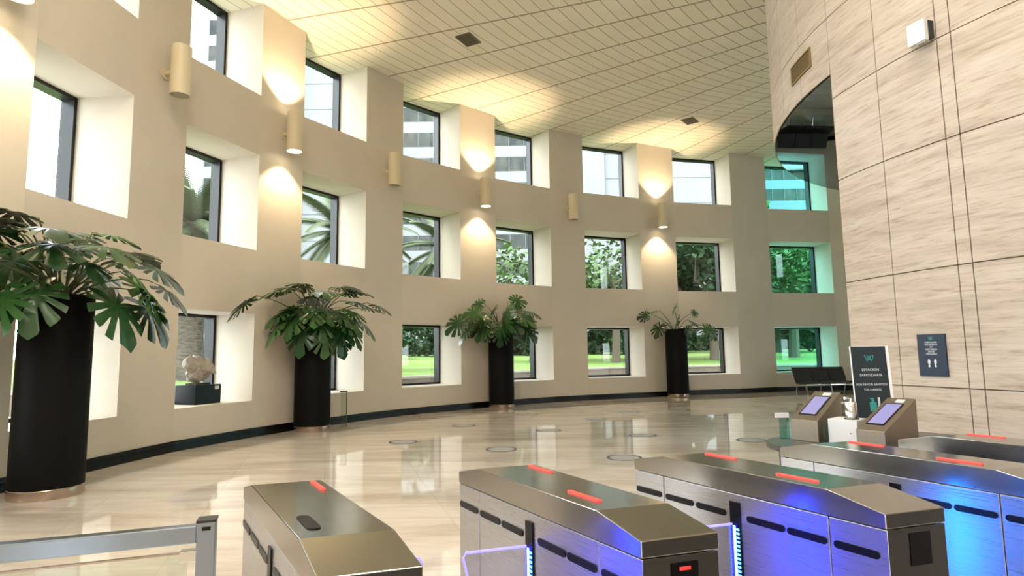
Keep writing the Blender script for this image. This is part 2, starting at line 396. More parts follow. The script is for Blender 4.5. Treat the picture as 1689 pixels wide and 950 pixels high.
# ceiling vents
for (x, y, rz), lb in zip([(-.99, 14.2, 62), (6.08, 19.72, 52)], ('small dark vent grille in the ceiling nearer the camera, above the left windows', 'small dark vent grille in the ceiling farther off, near the travertine drum')):
    t = empty('ceiling_vent', (x, y, ZC-.02)); tag(t, lb, 'vent', 'ceiling vents')
    c_, s_ = math.cos(R_(rz)), math.sin(R_(rz)); f = lambda a, b, z: (x+a*c_-b*s_, y+a*s_+b*c_, z)
    mb = MB(); W, D = .28, .21
    mb.box(-W, W, -D, -D+.03, ZC-.02, ZC-.001, f).box(-W, W, D-.03, D, ZC-.02, ZC-.001, f).box(-W, -W+.03, -D+.03, D-.03, ZC-.02, ZC-.001, f).box(W-.03, W, -D+.03, D-.03, ZC-.02, ZC-.001, f)
    mb.build('frame', M['vent'], t)
    mb = MB()
    for k in range(7):
        yy = -D+.05+k*.05; mb.box(-W+.03, W-.03, yy, yy+.022, ZC-.014, ZC-.004, f)
    mb.build('louvre', M['vent'], t)
    mb = MB(); mb.box(-W+.03, W-.03, -D+.03, D-.03, ZC-.004, ZC-.001, f); mb.build('backing', M['black'], t)
# housings for the added fill lamps, out of view
for x, y in FILL_LAMPS:
    mb = MB(); mb.box(x-.6, x+.6, y-.6, y+.6, ZC-.09, ZC-.002)
    tag(recenter(mb.build('fill_lamp_box', M['white'])), 'square white housing of an added fill lamp, out of view', 'ceiling light', 'added fill lamps under the ceiling')

# drum vent
mb = MB()
t = empty('wall_vent', (*dp(177.1, RD), 5.52)); tag(t, 'bronze rectangular vent grille on the curved travertine above the black soffit', 'vent')
def cyl_box(mb, a0, a1, r0, r1, z0, z1, k=4):
    for i in range(k):
        b0, b1 = a0+(a1-a0)*i/k, a0+(a1-a0)*(i+1)/k
        p = [dp(b0, r0), dp(b1, r0), dp(b1, r1), dp(b0, r1)]
        mb.hexa([V3(x, z0) for x in p] + [V3(x, z1) for x in p])
for (a0, a1, z0, z1) in ((174.0, 180.1, 5.76, 5.78), (174.0, 180.1, 5.50, 5.52), (174.0, 174.25, 5.52, 5.76), (179.85, 180.1, 5.52, 5.76)):
    cyl_box(mb, a0, a1, RD-.004, RD+.02, z0, z1)
mb.build('frame', M['vent_gold'], t)
mb = MB()
for k in range(10): cyl_box(mb, 174.25, 179.85, RD-.002, RD+.012, 5.526+k*.023, 5.536+k*.023)
mb.build('louvre', M['vent_gold'], t)
mb = MB(); cyl_box(mb, 174.25, 179.85, RD-.004, RD+.003, 5.52, 5.76); mb.build('backing', M['joint'], t)

# ------------------------------------------------------------ wall sconces
piers = [(allc[k][1], allc[k+1][0]) for k in range(len(allc)-1)]
P0 = len(pre)-1
SC = [(P0, True), (P0+1, False), (P0+2, True), (P0+3, False), (P0+4, True), (P0+5, False), (P0+6, True)]
slab_names = {P0: 'lit cream cylinder sconce at the far left edge, mostly out of frame', P0+1: 'unlit cream cylinder sconce nearest the camera, left of the window with the grey tower view',
  P0+2: 'lit cream cylinder sconce, largest of the lit ones, second fitting from the left', P0+3: 'unlit cream cylinder sconce between the two largest lit sconces',
  P0+4: 'lit cream cylinder sconce in the middle of the curved wall', P0+5: 'smallest unlit cream cylinder sconce, between the middle and the farthest lit sconces', P0+6: 'lit cream cylinder sconce farthest from the camera'}
def sconce(k, lit):
    A, B = piers[k]; mid = (A+B)/2; n_ = (CW-mid).normalized(); zc = 6.57; r = .165; off = .36
    if k == P0: mid = mid + (B-A).normalized()*.1
    c = mid + n_*off
    t = empty('wall_sconce', (c.x, c.y, 6.13)); tag(t, slab_names[k], 'wall lamp', 'cylinder sconces along the curved wall')
    mb = MB(); mb.lathe([(r-.012, .03), (r-.012, .0), (r, .0), (r, .88), (r-.012, .88), (r-.012, .85)], (c.x, c.y, 6.13), 32, cap=False)
    mb.build('lamp_housing', M['sconce'], t, True)
    mb = MB(); mb.tube([(mid.x, mid.y, zc), (c.x-n_.x*r*.9, c.y-n_.y*r*.9, zc)], .035, 12); mb.build('bracket', M['sconce'], t, True)
    mb = MB(); mb.tube([(mid.x, mid.y, zc), (mid.x+n_.x*.03, mid.y+n_.y*.03, zc)], .09, 20); mb.build('wall_plate', M['sconce'], t, True)
    for z, nm in ((.03, 'lens'), (.85, 'lens')):
        mb = MB(); mb.lathe([(r-.014, z-.006), (r-.014, z+.006)], (c.x, c.y, 6.13), 32); mb.build(nm, M['lamp_on'] if lit else M['lamp_off'], t)
    if lit:
        for z, rx in ((6.12, 0), (7.02, math.pi)):
            l = bpy.data.lights.new('lamp_light', 'SPOT'); l.energy = 270 if z > 6.5 else 210; l.color = (1, .76, .46); l.spot_size = R_(100); l.spot_blend = .4; l.shadow_soft_size = .05
            lo = bpy.data.objects.new('lamp_light', l); COL.objects.link(lo); lo.parent = t; lo.location = (0, 0, z-6.13); lo.rotation_euler = (rx, 0, 0)
for k, lit in SC: sconce(k, lit)

# ------------------------------------------------------------ planters and monsteras
def planter(x, y, dia, label):
    r = dia/2; h = 2.4
    t = empty('cylinder_planter', (x, y, 0)); tag(t, label, 'planter', 'tall black cylinder planters')
    mb = MB(); mb.lathe([(r, .12), (r*1.0, h-.01), (r*.99, h), (r*.93, h), (r*.93, h-.10)], (x, y, 0), 64, cap=False); mb.build('planter_body', M['planter'], t, True)
    mb = MB(); mb.lathe([(r*.985, 0), (r*1.01, .02), (r*1.01, .11), (r*.99, .12)], (x, y, 0), 64); mb.build('base_band', M['bronze'], t, True)
    mb = MB(); mb.lathe([(r*.93, h-.14), (r*.93, h-.09)], (x, y, 0), 48); mb.build('soil', M['soil'], t)
    return t
random.seed(7)
def leaf_mesh(seed, slots=6):
    rnd = random.Random(seed); bm = bmesh.new()
    # base at origin, tip towards +Y, unit length
    cx, cy = 0, .42; n = 132; rings = 4
    nts = []
    for sgn in (1, -1):
        for k in range(slots):
            a = R_(22 + k*(118/(slots-1)) + rnd.uniform(-4, 4)); nts.append((a*sgn, rnd.uniform(.50, .68), R_(rnd.uniform(4.2, 6.0))))
    out = []
    for i in range(n):
        th = -math.pi + 2*math.pi*i/n     # 0 = tip
        at = abs(th)
        r = .50 + .09*math.cos(th) + .035*math.cos(2*th)
        if at < .35: r += .10*(1-at/.35)**1.5
        if at > 2.65: r *= 1 - .72*((at-2.65)/(math.pi-2.65))**1.2     # sinus at the petiole
        f = 1
        for a, dpt, wd in nts:
            d_ = abs(th-a)/wd
            if d_ < 1: f = min(f, 1 - dpt*(1-d_**3))
        r *= f
        out.append((th, r))
    c = bm.verts.new((cx, cy, 0)); prev = None; R0 = []
    curl = rnd.uniform(.25, .55)
    for j in range(1, rings+1):
        row = []
        for th, r in out:
            q_ = r*j/rings; x = cx+math.sin(th)*q_*.98; y = cy+math.cos(th)*q_
            z = -curl*(x*x)*.9 - .35*max(0, y-.35)**2 - .10*q_*q_ + .012*math.sin(7*th)*j/rings + .05*abs(x)
            row.append(bm.verts.new((x, y, z)))
        R0.append(row)
    for i in range(n):
        k = (i+1) % n; bm.faces.new((c, R0[0][i], R0[0][k]))
        for j in range(rings-1): bm.faces.new((R0[j][i], R0[j+1][i], R0[j+1][k], R0[j][k]))
    bmesh.ops.recalc_face_normals(bm, faces=bm.faces)
    me = bpy.data.meshes.new('leaf'); bm.to_mesh(me); bm.free(); me.materials.append(M['leaf'])
    for p in me.polygons: p.use_smooth = True
    return me
WSEG = [(p_, q_) for (p_, q_) in allc] + [(allc[k][1], allc[k+1][0]) for k in range(len(allc)-1)]
LEAVES = [leaf_mesh(s, 5 + s % 3) for s in range(7)]
def monstera(x, y, specs, label, seed):
    rnd = random.Random(seed)
    t = empty('monstera_plant', (x, y, 2.31)); tag(t, label, 'plant', 'monstera plants in the tall planters')
    # local frame: a = right as seen from the camera, b = away from it
    d = Vector((x, y)).normalized(); rt = Vector((d.y, -d.x))
    for (a, h, b, size, out_az, tilt, roll) in specs:
        # a right, b away, h height above soil: position of the blade's base; out_az: heading of the tip (0=right, 90=away), tilt: tip pitch up
        P = Vector((rt.x*a + d.x*b, rt.y*a + d.y*b, h))
        az = R_(out_az); hd = Vector((rt.x*math.cos(az)+d.x*math.sin(az), rt.y*math.cos(az)+d.y*math.sin(az), 0))
        ty = (hd*math.cos(R_(tilt)) + Vector((0, 0, math.sin(R_(tilt))))).normalized()
        side = ty.cross(Vector((0, 0, 1))).normalized(); up = side.cross(ty)
        def gap(p_):
            best = 9
            for A_, B_ in WSEG:
                if (A_-Vector((x, y))).length > 6: continue
                n2 = Vector((-(B_-A_).y, (B_-A_).x)).normalized()
                if n2.dot(A_-CW) < 0: n2 = -n2
                best = min(best, (A_-p_).dot(n2))
            return best
        for it_ in range(40):
            W0 = Vector((x+P.x, y+P.y)); W1 = W0 + Vector((ty.x, ty.y))*size*1.0
            if min(gap(W0)-size*.25, gap(W1)-size*.18) > .04: break
            P = P - Vector((d.x, d.y, 0))*.05
        Rm = Matrix((side, ty, up)).transposed() @ Matrix.Rotation(R_(roll), 3, 'Y')
        o = link('leaf', rnd.choice(LEAVES), t); o.matrix_local = Matrix.Translation(P) @ Rm.to_4x4() @ Matrix.Scale(size, 4)
        s0 = Vector((rnd.uniform(-.09, .09), rnd.uniform(-.09, .09), .0)); mid = s0.lerp(P, .5) + Vector((0, 0, .16 + .10*rnd.random()))
        pts = []
        for k in range(9):
            u_ = k/8; pts.append((s0*(1-u_)**2 + mid*2*u_*(1-u_) + P*u_*u_) + Vector((x, y, 2.31)))
        pts.append(pts[-1] + ty*size*.12)
        mb = MB(); mb.tube(pts, [.012]*6 + [.010, .009, .008, .006], 6); mb.build('stem', M['stem'], t, True)
def more(L, seed, n, ds, zmin=-9):
    rnd = random.Random(seed); out = list(L)
    for k in range(n):
        a, h, b, sz, az, ti, ro_ = rnd.choice(L); out.append((a*rnd.uniform(.6, 1.1)+rnd.uniform(-.12, .12), max(zmin, h+rnd.uniform(-.16, .14)), b+rnd.uniform(-.15, .15), sz*rnd.uniform(.8, 1.05), az+rnd.uniform(-30, 30), ti+rnd.uniform(-15, 15), ro_+rnd.uniform(-20, 20)))
    return [(a, h, b, sz*ds, az, ti, ro_) for a, h, b, sz, az, ti, ro_ in out]
PL = [(-5.62, 7.48, .76), (-4.43, 13.53, .77), (-.36, 18.5, .76), (5.86, 21.85, .76)]
pl_lab = ['tall black cylinder planter at the far left, largest in view', 'tall black cylinder planter second from the left, beside the rock window', 'tall black cylinder planter third from the left, mid wall', 'tall black cylinder planter farthest from the camera']
for (x, y, dm), lb in zip(PL, pl_lab): planter(x, y, dm, lb)
s0 = [(.62, .42, -.15, .78, 0, -40, 20), (.78, .62, .1, .62, 10, -22, 0), (.40, .22, -.35, .74, -35, -52, 10), (.72, .20, -.1, .72, -10, -48, -35), (.55, .74, .25, .62, 40, 5, 0), (.28, .74, -.2, .68, -60, -12, 0), (.05, .90, .1, .66, 80, 12, 0),
      (-.1, .72, -.4, .70, -85, -18, 0), (-.35, .86, 0, .62, 150, 5, 10), (-.5, .62, -.3, .72, 210, -25, 0), (-.62, .40, .05, .72, 180, -40, 0), (-.35, .25, -.42, .78, 230, -50, 10), (-.75, .70, .2, .62, 165, -15, 0),
      (-.2, .30, -.45, .66, 260, -55, 0), (.1, .55, -.3, .55, 300, -20, 0), (.2, .6, .5, .66, 60, -20, 0), (-.3, .55, .5, .7, 120, -20, 0), (-.9, .45, -.1, .7, 185, -45, 15), (.95, .36, .12, .55, 5, -30, 0), (-.55, .92, .2, .55, 100, 10, 0), (-.05, .62, -.1, .6, 340, 8, 0), (-.65, .15, -.3, .66, 215, -60, 0), (.30, .92, .0, .5, 20, 0, 10), (.5, .5, -.45, .5, -30, -30, -10)]
monstera(PL[0][0], PL[0][1], more(s0, 3, 8, 1.08), 'large spreading monstera in the nearest planter at far left', 1)
s1 = [(.85, .18, .0, .60, 10, -35, 0), (.60, .05, -.25, .62, -20, -45, 15), (.45, -.02, -.4, .60, -50, -62, 0), (.2, -.05, -.5, .58, -80, -70, 0), (-.2, .05, -.45, .66, 250, -60, 0), (-.55, .12, -.15, .62, 200, -45, 0), (-1.05, .50, 0, .62, 190, -32, 15), (-.45, .35, -.3, .62, 215, -25, 0),
      (0, .38, -.45, .62, 270, -28, 0), (.35, .35, -.35, .62, 310, -25, 0), (.62, .55, 0, .58, 10, -5, 0), (.35, .85, .0, .58, 40, 5, 0), (.15, .75, -.2, .6, 280, -8, 0), (-.15, .85, .1, .58, 120, 8, 0), (-.45, .68, .0, .58, 170, -5, 0), (.05, .6, .4, .6, 90, 0, 0), (-.3, .4, .4, .6, 130, -20, 0), (.5, .3, .4, .6, 40, -20, 0), (1.15, .50, -.1, .50, 5, -15, 0), (.70, .75, -.1, .5, 0, 0, 0), (.1, .2, -.5, .6, 285, -45, 0), (-.3, .22, -.5, .6, 240, -40, 0), (.62, .35, -.2, .5, 340, -20, 10)]
monstera(PL[1][0], PL[1][1], more(s1, 4, 16, 1.08), 'dense dark monstera overflowing the second planter from the left', 2)
s2 = [(-.75, .28, -.1, .62, 190, -45, 10), (-.95, .35, 0, .60, 180, -30, 0), (-.5, .5, 0, .55, 160, 0, 0), (-.3, .25, -.3, .6, 230, -35, 0), (.2, .35, -.3, .6, 300, -30, 0), (.55, .25, -.1, .6, 350, -45, 0), (.65, .6, 0, .55, 10, -10, 0), (.35, .75, 0, .58, 60, 10, 0), (.1, .6, -.1, .58, 280, -10, 0), (.5, .45, -.2, .56, 320, -20, 0), (-.15, .55, .2, .5, 110, 5, 0), (.4, .3, .4, .55, 40, -20, 0), (.0, .15, -.42, .55, 270, -50, 0), (-.45, .75, 0, .42, 150, 5, 0), (.25, .9, .1, .5, 20, 5, 0)]
s2 = [(a, h, b, z*1.12, az, ti, (62 if a > 0 else -62)*(1 if i % 3 else .3)) for i, (a, h, b, z, az, ti, ro_) in enumerate(s2)]
monstera(PL[2][0], PL[2][1], more(s2, 5, 10, 1.08), 'monstera leaning left in the third planter from the left', 3)
s3 = [(-.45, .36, -.1, .55, 230, -50, 0), (-.80, .58, 0, .42, 180, -10, 0), (.0, .70, 0, .50, 100, 20, 40), (.12, .5, -.2, .45, 260, -20, 0), (.45, .40, 0, .42, 10, -25, 0), (.85, .22, -.05, .55, 0, -42, 0), (1.05, .18, .1, .52, 10, -50, 10), (.55, .62, 0, .34, 40, 10, 0), (-.5, .7, .1, .34, 150, 5, 0), (.3, .15, -.2, .4, 330, -40, 0)]
s3 = [(a, h, b, z*1.12, az, ti, (70 if a > 0 else -70)*(1 if i % 4 else .3)) for i, (a, h, b, z, az, ti, ro_) in enumerate(s3)]
monstera(PL[3][0], PL[3][1], s3, 'sparse open monstera in the farthest planter', 4)
# soil-side slim clear stand next to the second planter
t = empty('display_stand', (-3.86, 13.98, 0)); tag(t, 'slim clear stand on the floor right of the second planter', 'stand')
mb = MB(); mb.box(-3.93, -3.79, 13.97, 13.98, .03, .80); mb.build('panel', M['glass_clear'], t)
mb = MB(); mb.tube([(-3.80, 13.985, .0), (-3.80, 13.985, .82)], .008, 8); mb.build('pole', M['bark'], t)
mb = MB(); mb.box(-3.97, -3.77, 13.90, 14.06, 0, .02).bev(.004); mb.build('base', M['steel_top'], t)
mb = MB(); mb.box(-3.95, -3.78, 13.95, 14.0, .80, .83).bev(.004); mb.build('cap', M['chrome'], t)

# rock sculpture on the ground-floor sill of column B
Lb, Rb = cols[1]; ub = (Rb-Lb).normalized(); nb = outer[len(pre)+1][2]
def sill(a, d): return Lb + ub*a + nb*d
f = lambda a, d, z: (*sill(a, d), z)
t = empty('display_plinth', f(1.05, .56, .732)); tag(t, 'black box plinth standing on the ground row window sill', 'plinth')
mb = MB(); mb.box(.74, 1.36, .30, .80, .732, 1.10, f).bev(.004); mb.build('box', M['black'], t)
mb = MB(); mb.box(1.20, 1.30, .292, .30, 1.00, 1.07, f); mb.build('label_plate', M['white_print'], t)
bm = bmesh.new(); bmesh.ops.create_icosphere(bm, subdivisions=4, radius=1)
from mathutils import noise as mn
for v_ in bm.verts:
    p = v_.co.copy(); k = 1 + .32*mn.noise(p*1.3+Vector((3, 1, 2))) + .13*mn.noise(p*3.4) + .05*mn.noise(p*9)
    if p.z < -.1: k *= .70 if p.x > .2 else .85
    v_.co = Vector((p.x*k*.30, p.y*k*.2, p.z*k*.30))
    if mn.noise(p*2.1+Vector((9, 9, 9))) > .25: v_.co *= .86
me = bpy.data.meshes.new('rock'); bm.to_mesh(me); bm.free(); me.materials.append(M['rock'])
ro = link('rock_sculpture', me); ro.location = f(1.02, .55, 1.38); ro.rotation_euler = (0, .2, R_(60)); tag(ro, 'pale jagged rock resting on the black plinth in the window', 'rock')
mb = MB(); mb.box(.86, 1.20, .42, .68, 1.10, 1.135, f).bev(.004); tag(recenter(mb.build('rock_mount', M['palm_bark'])), 'thin brown mount under the pale rock', 'mount')

# ------------------------------------------------------------ turnstiles
E1 = Vector((.9535, .3013))
UU = {1: (.52, -.854), 2: (.493, -.870), 3: (.480, -.877), 4: (.45, -.893), 5: (.45, -.893)}
OO = {1: (-1.251, 2.963), 2: (-.192, 3.292), 3: (.855, 3.601), 4: (1.905, 3.972), 5: (2.87, 4.24)}
TLAB = {1: 'brushed steel gate cabinet nearest the glass railing, first from the left', 2: 'brushed steel gate cabinet with glowing red reader, second from the left',
        3: 'brushed steel gate cabinet with plain black reader window, in the centre right', 4: 'brushed steel gate cabinet lit bright blue, fourth from the left', 5: 'brushed steel gate cabinet against the travertine wall, last on the right'}
LEN, WID, SL = 1.02, .315, .25
def turnstile(k):
    O = Vector(OO[k]); U = Vector(UU[k]).normalized()
    F = lambda s, t_, z: (O.x+U.x*s+E1.x*t_, O.y+U.y*s+E1.y*t_, z)
    root = empty('turnstile', F(LEN/2, WID/2, 0)); tag(root, TLAB[k], 'turnstile', 'access gate cabinets in a row')
    g = .002; ins = .004
    mb = MB(); mb.box(0+g, LEN-g, ins, WID-ins, .06, .884, F).bev(.003); mb.build('body', M['steel'], root)
    for a0, a1 in ((-SL, -g), (LEN+g, LEN+SL)):
        mb = MB(); mb.box(a0, a1, ins, WID-ins, .06, .884, F).bev(.003); mb.build('end_panel', M['steel'] if a0 < 0 else [M['steel'], M['steel_dark']], root)
        if a0 > 0:
            o = root.children[-1]; un = Vector((E1.y, -E1.x, 0))
            for p in o.data.polygons:
                if abs(p.normal.dot(un)) > .85 and Vector((o.location.x+p.center.x+root.location.x-O.x, o.location.y+p.center.y+root.location.y-O.y, 0)).dot(Vector((U.x, U.y, 0))) > LEN+SL*.9: p.material_index = 1  # near end face gets the darker steel, shade put into its colour
    mb = MB(); mb.box(-SL+.02, LEN+SL-.02, .02, WID-.02, 0, .06, F); mb.build('kick_base', M['black'], root)
    prof = [(-SL, .888), (LEN+SL, .888), (LEN+SL, .947), (LEN, 1.0), (0, 1.0), (-SL, .947)]
    mb = MB(); mb.prism(prof, 0, WID, F).bev(.0035, 3, 8); lo_ = mb.build('lid', [M['steel_top'], M['steel_dark']], root)
    for p in lo_.data.polygons:
        if p.area > .005 and Vector((p.center.x+root.location.x-O.x, p.center.y+root.location.y-O.y, 0)).dot(Vector((U.x, U.y, 0))) > LEN+SL*.93 and abs(p.normal.z) < .3: p.material_index = 1  # lid's near end painted dark in place of a dim reflection
    for sd, y0 in ((0, -1), (1, 1)):
        tt = -.001 if sd == 0 else WID+.001
        for a0, a1 in ((-.236, -.018), (.015, .23), (.25, .455), (.585, .80), (.812, 1.02-.012), (1.04, 1.235)):
            mb = MB(); r = .016; zc = .778; pr = []
            for j in range(9): th = math.pi/2 + math.pi*j/8; pr.append((a0+r+r*math.cos(th), zc+r*math.sin(th)))
            for j in range(9): th = -math.pi/2 + math.pi*j/8; pr.append((a1-r+r*math.cos(th), zc+r*math.sin(th)))
            mb.prism(pr, (-.001 if sd == 0 else WID-.006), (.006 if sd == 0 else WID+.001), F); mb.build('sensor_slot', M['black'], root)
        # black barrier channel with LED strip
        mb = MB(); mb.box(.485, .545, (-.004 if sd == 0 else WID-.006), (.006 if sd == 0 else WID+.004), .10, .845, F); po = mb.build('barrier_channel', M['black'], root)
        lm = M['cyan_led'] if k >= 4 or (k == 3 and sd == 1) else M['blue_led']
        if not (k == 1 and sd == 0):
            mb = MB(); mb.box(.506, .518, (-.009 if sd == 0 else WID+.004), (-.004 if sd == 0 else WID+.009), .12, .73, F); mb.build('led_strip', lm, po)
            mb = MB()
            for j in range(30): zz = .13+j*.02; mb.box(.522, .540, (-.007 if sd == 0 else WID+.004), (-.004 if sd == 0 else WID+.007), zz, zz+.009, F)
            mb.build('led_row', M['led_core'], po)
            # swing wing
            q0, q1, q2 = (-.008, -.30, -.215) if sd == 0 else (WID+.008, WID+.30, WID+.215)
            zt = .735
            mb = MB()
            prw = [(q0, .36), (q2, .36), (q1, zt-.02), (q1*.96+q0*.04, zt), (q0, zt)]
            A = [mb.bm.verts.new(F(.496, a, z)) for a, z in prw]; B = [mb.bm.verts.new(F(.504, a, z)) for a, z in prw]
            mb.bm.faces.new(A); mb.bm.faces.new(B[::-1])
            for j in range(5): mb.bm.faces.new((A[j], B[j], B[(j+1)%5], A[(j+1)%5]))
            wg = mb.build('barrier_wing', M['acrylic'], root)
            mb = MB(); mb.tube([F(.50, a, z) for a, z in prw[1:]], .006, 6); mb.build('lit_edge', M['flap_edge'], wg)
    def pill(s0_, s1_, tc, m_, nm, w_=.011, h_=.007, round_=True):
        mb = MB(); pr = []
        for j in range(7): th = math.pi/2 + math.pi*j/6; pr.append((s0_+w_+w_*math.cos(th), tc+w_*math.sin(th)))
        for j in range(7): th = -math.pi/2 + math.pi*j/6; pr.append((s1_-w_+w_*math.cos(th), tc+w_*math.sin(th)))
        A = [mb.bm.verts.new(F(a, b, .999)) for a, b in pr]; B = [mb.bm.verts.new(F(a, b, 1.0+h_)) for a, b in pr]
        mb.bm.faces.new(A); mb.bm.faces.new(B[::-1]); n = len(pr)
        for j in range(n): mb.bm.faces.new((A[j], A[(j+1)%n], B[(j+1)%n], B[j]))
        return mb.build(nm, m_, root)
    o = pill(.03, .26, .265, M['red_led'], 'indicator_light'); o['label'] = 'red indicator bar'
    if k == 1:
        o = pill(.71, .92, .075, M['black'], 'card_reader', .024, .004); o['label'] = 'black card slot'
    else:
        o = pill(.68, .905, .095, M['red_led'], 'indicator_light'); o['label'] = 'red indicator bar'
    # reader window on the near end
    if k in (2, 3, 4, 5):
        zt = .86 if k == 2 else .862
        tc = .168 if k == 2 else .168
        mb = MB(); mb.box(LEN+SL-.004, LEN+SL+.003, tc-.055, tc+.055, zt-.125, zt, F); rw = mb.build('reader_window', M['black_gloss'], root)
        if k == 2:
            mb = MB(); mb.box(LEN+SL+.003, LEN+SL+.0045, tc-.022, tc+.022, zt-.026, zt-.014, F); mb.build('reader_glow', M['red_glow'], rw)
for k in (1, 2, 3, 4, 5): turnstile(k)

# ------------------------------------------------------------ glass railing lower left
t = empty('glass_railing', (-1.6, 2.1, 0)); tag(t, 'steel railing with glass panel at the lower left corner', 'railing')
ra = Vector((-1.148, 2.264)); rd = Vector((.944, .33)).normalized(); rn = Vector((-rd.y, rd.x))
f = lambda a, b, z: (ra.x+rd.x*a+rn.x*b, ra.y+rd.y*a+rn.y*b, z)
mb = MB(); mb.box(-2.2, .0, 0, .05, .94, 1.0, f).bev(.004); mb.build('top_rail', M['rail'], t)
mb = MB(); mb.box(0, .062, -.012, .05, 0, 1.012, f).bev(.003); po = mb.build('post', M['rail'], t)
mb = MB(); mb.box(-.002, .064, -.014, .052, 1.012, 1.022, f).bev(.002); mb.build('post_cap', M['steel_dark'], po)
mb = MB(); mb.box(.018, .046, -.0135, -.0122, .985, .998, f); mb.build('cap_slot', M['black'], po)
mb = MB(); mb.box(-2.15, -.03, .02, .03, .10, .905, f); mb.build('glass_panel', M['glass_clear'], t)
for z in (.885, .2):
    mb = MB(); mb.box(-.055, 0, .008, .042, z-.01, z+.03, f).bev(.003); mb.build('glass_clamp', M['chrome'], t)
mb = MB(); mb.box(-2.15, -.03, .018, .032, .903, .909, f); mb.build('glass_edge', M['bronze'], t)
mb = MB(); mb.box(-2.0, -1.94, 0, .05, 0, .94, f).bev(.003); mb.build('post', M['rail'], t)

# ------------------------------------------------------------ reception counter, kiosks, signs
t = empty('reception_counter', (2.75, 4.98, 0)); tag(t, 'low grey counter with rounded end behind the gates', 'counter')
def rounded(xc, yc, L, W, ang, z0, z1, mb, seg=24):
    c_, s_ = math.cos(R_(ang)), math.sin(R_(ang)); pr = []
    for j in range(seg+1): th = math.pi/2 + math.pi*j/seg; pr.append((-L+W*math.cos(th), W*math.sin(th)))
    for j in range(seg+1): th = -math.pi/2 + math.pi*j/seg; pr.append((L+W*math.cos(th), W*math.sin(th)))
    pr = [(xc+a*c_-b*s_, yc+a*s_+b*c_) for a, b in pr]
    A = [mb.bm.verts.new((a, b, z0)) for a, b in pr]; B = [mb.bm.verts.new((a, b, z1)) for a, b in pr]; n = len(pr)
    mb.bm.faces.new(A[::-1]); mb.bm.faces.new(B)
    for j in range(n): mb.bm.faces.new((A[j], A[(j+1)%n], B[(j+1)%n], B[j]))
rounded(2.90, 5.03, .39, .49, 17, .82, .86, (mb := MB())); mb.build('countertop', M['counter'], t)
rounded(2.90, 5.03, .39, .40, 17, 0, .82, (mb := MB())); mb.build('counter_base', M['counter'], t)

def kiosk(FL, FR, bd, zf, zb, label, dep):
    FL, FR = Vector(FL), Vector(FR); bd = Vector(bd).normalized(); wv_ = FR-FL; W = wv_.length; wv_ = wv_/W
    f = lambda a, b, z: (FL.x+bd.x*a+wv_.x*b, FL.y+bd.y*a+wv_.y*b, z)
    r = empty('visitor_kiosk', f(dep/2, W/2, .86)); tag(r, label, 'kiosk', 'sloped screen kiosks on the counter')
    mb = MB(); mb.prism([(0, .86), (dep, .86), (dep, zb), (0, zf)], 0, W, f).bev(.004); mb.build('housing', M['kiosk'], r)
    sl = (zb-zf)/dep; g_ = lambda a, b, h: f(a, b, zf+sl*a+h)
    mb = MB(); mb.box(dep*.16, dep*.80, W*.16, W*.80, -.002, .005, g_); bz = mb.build('screen_bezel', M['black'], r)
    mb = MB(); mb.box(dep*.185, dep*.775, W*.21, W*.75, .004, .007, g_); mb.build('screen', M['screen'], bz)
    mb = MB(); mb.box(dep*.85, dep*.94, W*.42, W*.72, -.002, .004, g_); mb.build('label_sticker', M['white_print'], r)
kiosk((2.307, 5.152), (2.425, 4.937), (math.cos(R_(45.8)), math.sin(R_(45.8))), 1.03, 1.2235, 'sloped metal kiosk with lilac screen, left of the white box', .633)
kiosk((2.574, 4.662), (2.680, 4.477), (math.cos(R_(36.2)), math.sin(R_(36.2))), 1.0, 1.205, 'sloped metal kiosk with lilac screen, nearer one right of the white box', .58)
t = empty('white_box', (2.68, 4.95, .86)); tag(t, 'white box on the counter between the two kiosks', 'box')
f = lambda a, b, z: (2.50+.614*a+.72*b, 4.925-.789*a+.66*b, z)
mb = MB(); mb.box(0, .22, 0, .24, .86, 1.05, f).bev(.003); mb.build('box_body', M['white'], t)
mb = MB(); mb.box(.165, .173, -.003, .002, .945, .953, f); mb.build('keyhole', M['black'], t)
t = empty('sanitizer_dispenser', f(.15, .10, 1.05)); tag(t, 'shiny steel dispenser on the white box beside the dark sign', 'dispenser')  # sanitizer dispenser with a pump spout
mb = MB(); c_ = f(.15, .10, 1.05); mb.lathe([(.045, .008), (.045, .125), (.038, .135)], c_, 32); mb.build('canister', M['chrome'], t, True)
mb = MB(); mb.lathe([(.055, 0), (.055, .008)], c_, 32); mb.build('base', M['black'], t)
mb = MB(); mb.tube([(c_[0], c_[1], 1.18), (c_[0], c_[1], 1.21), (c_[0]-.05, c_[1]-.01, 1.215)], .009, 8); mb.build('spout', M['chrome'], t, True)

def text_mesh(txt, size, m, parent, Mx, name='lettering', align='CENTER', ex=.0006):
    cu = bpy.data.curves.new(name, 'FONT'); cu.body = txt; cu.size = size; cu.align_x = align; cu.extrude = ex
    tmp = bpy.data.objects.new('tmp_text', cu); COL.objects.link(tmp)
    dg = bpy.context.evaluated_depsgraph_get(); dg.update()
    me = bpy.data.meshes.new_from_object(tmp.evaluated_get(dg)); bpy.data.objects.remove(tmp, do_unlink=True)
    me.materials.clear(); me.materials.append(m); me.transform(Mx)
    off = wloc(parent); me.transform(Matrix.Translation(-off))
    return link(name, me, parent)
def frame_mx(origin, xdir, zdir):   # text x axis -> xdir, text y axis -> zdir
    x_ = Vector(xdir).normalized(); y_ = Vector(zdir).normalized(); z_ = x_.cross(y_)
    m_ = Matrix((x_, y_, z_)).transposed().to_4x4(); m_.translation = Vector(origin); return m_
def plate(mb, Mx, x0, x1, y0, y1, z0, z1):
    mb.box(x0, x1, y0, y1, z0, z1, lambda a, b, c: tuple(Mx @ Vector((a, b, c))))
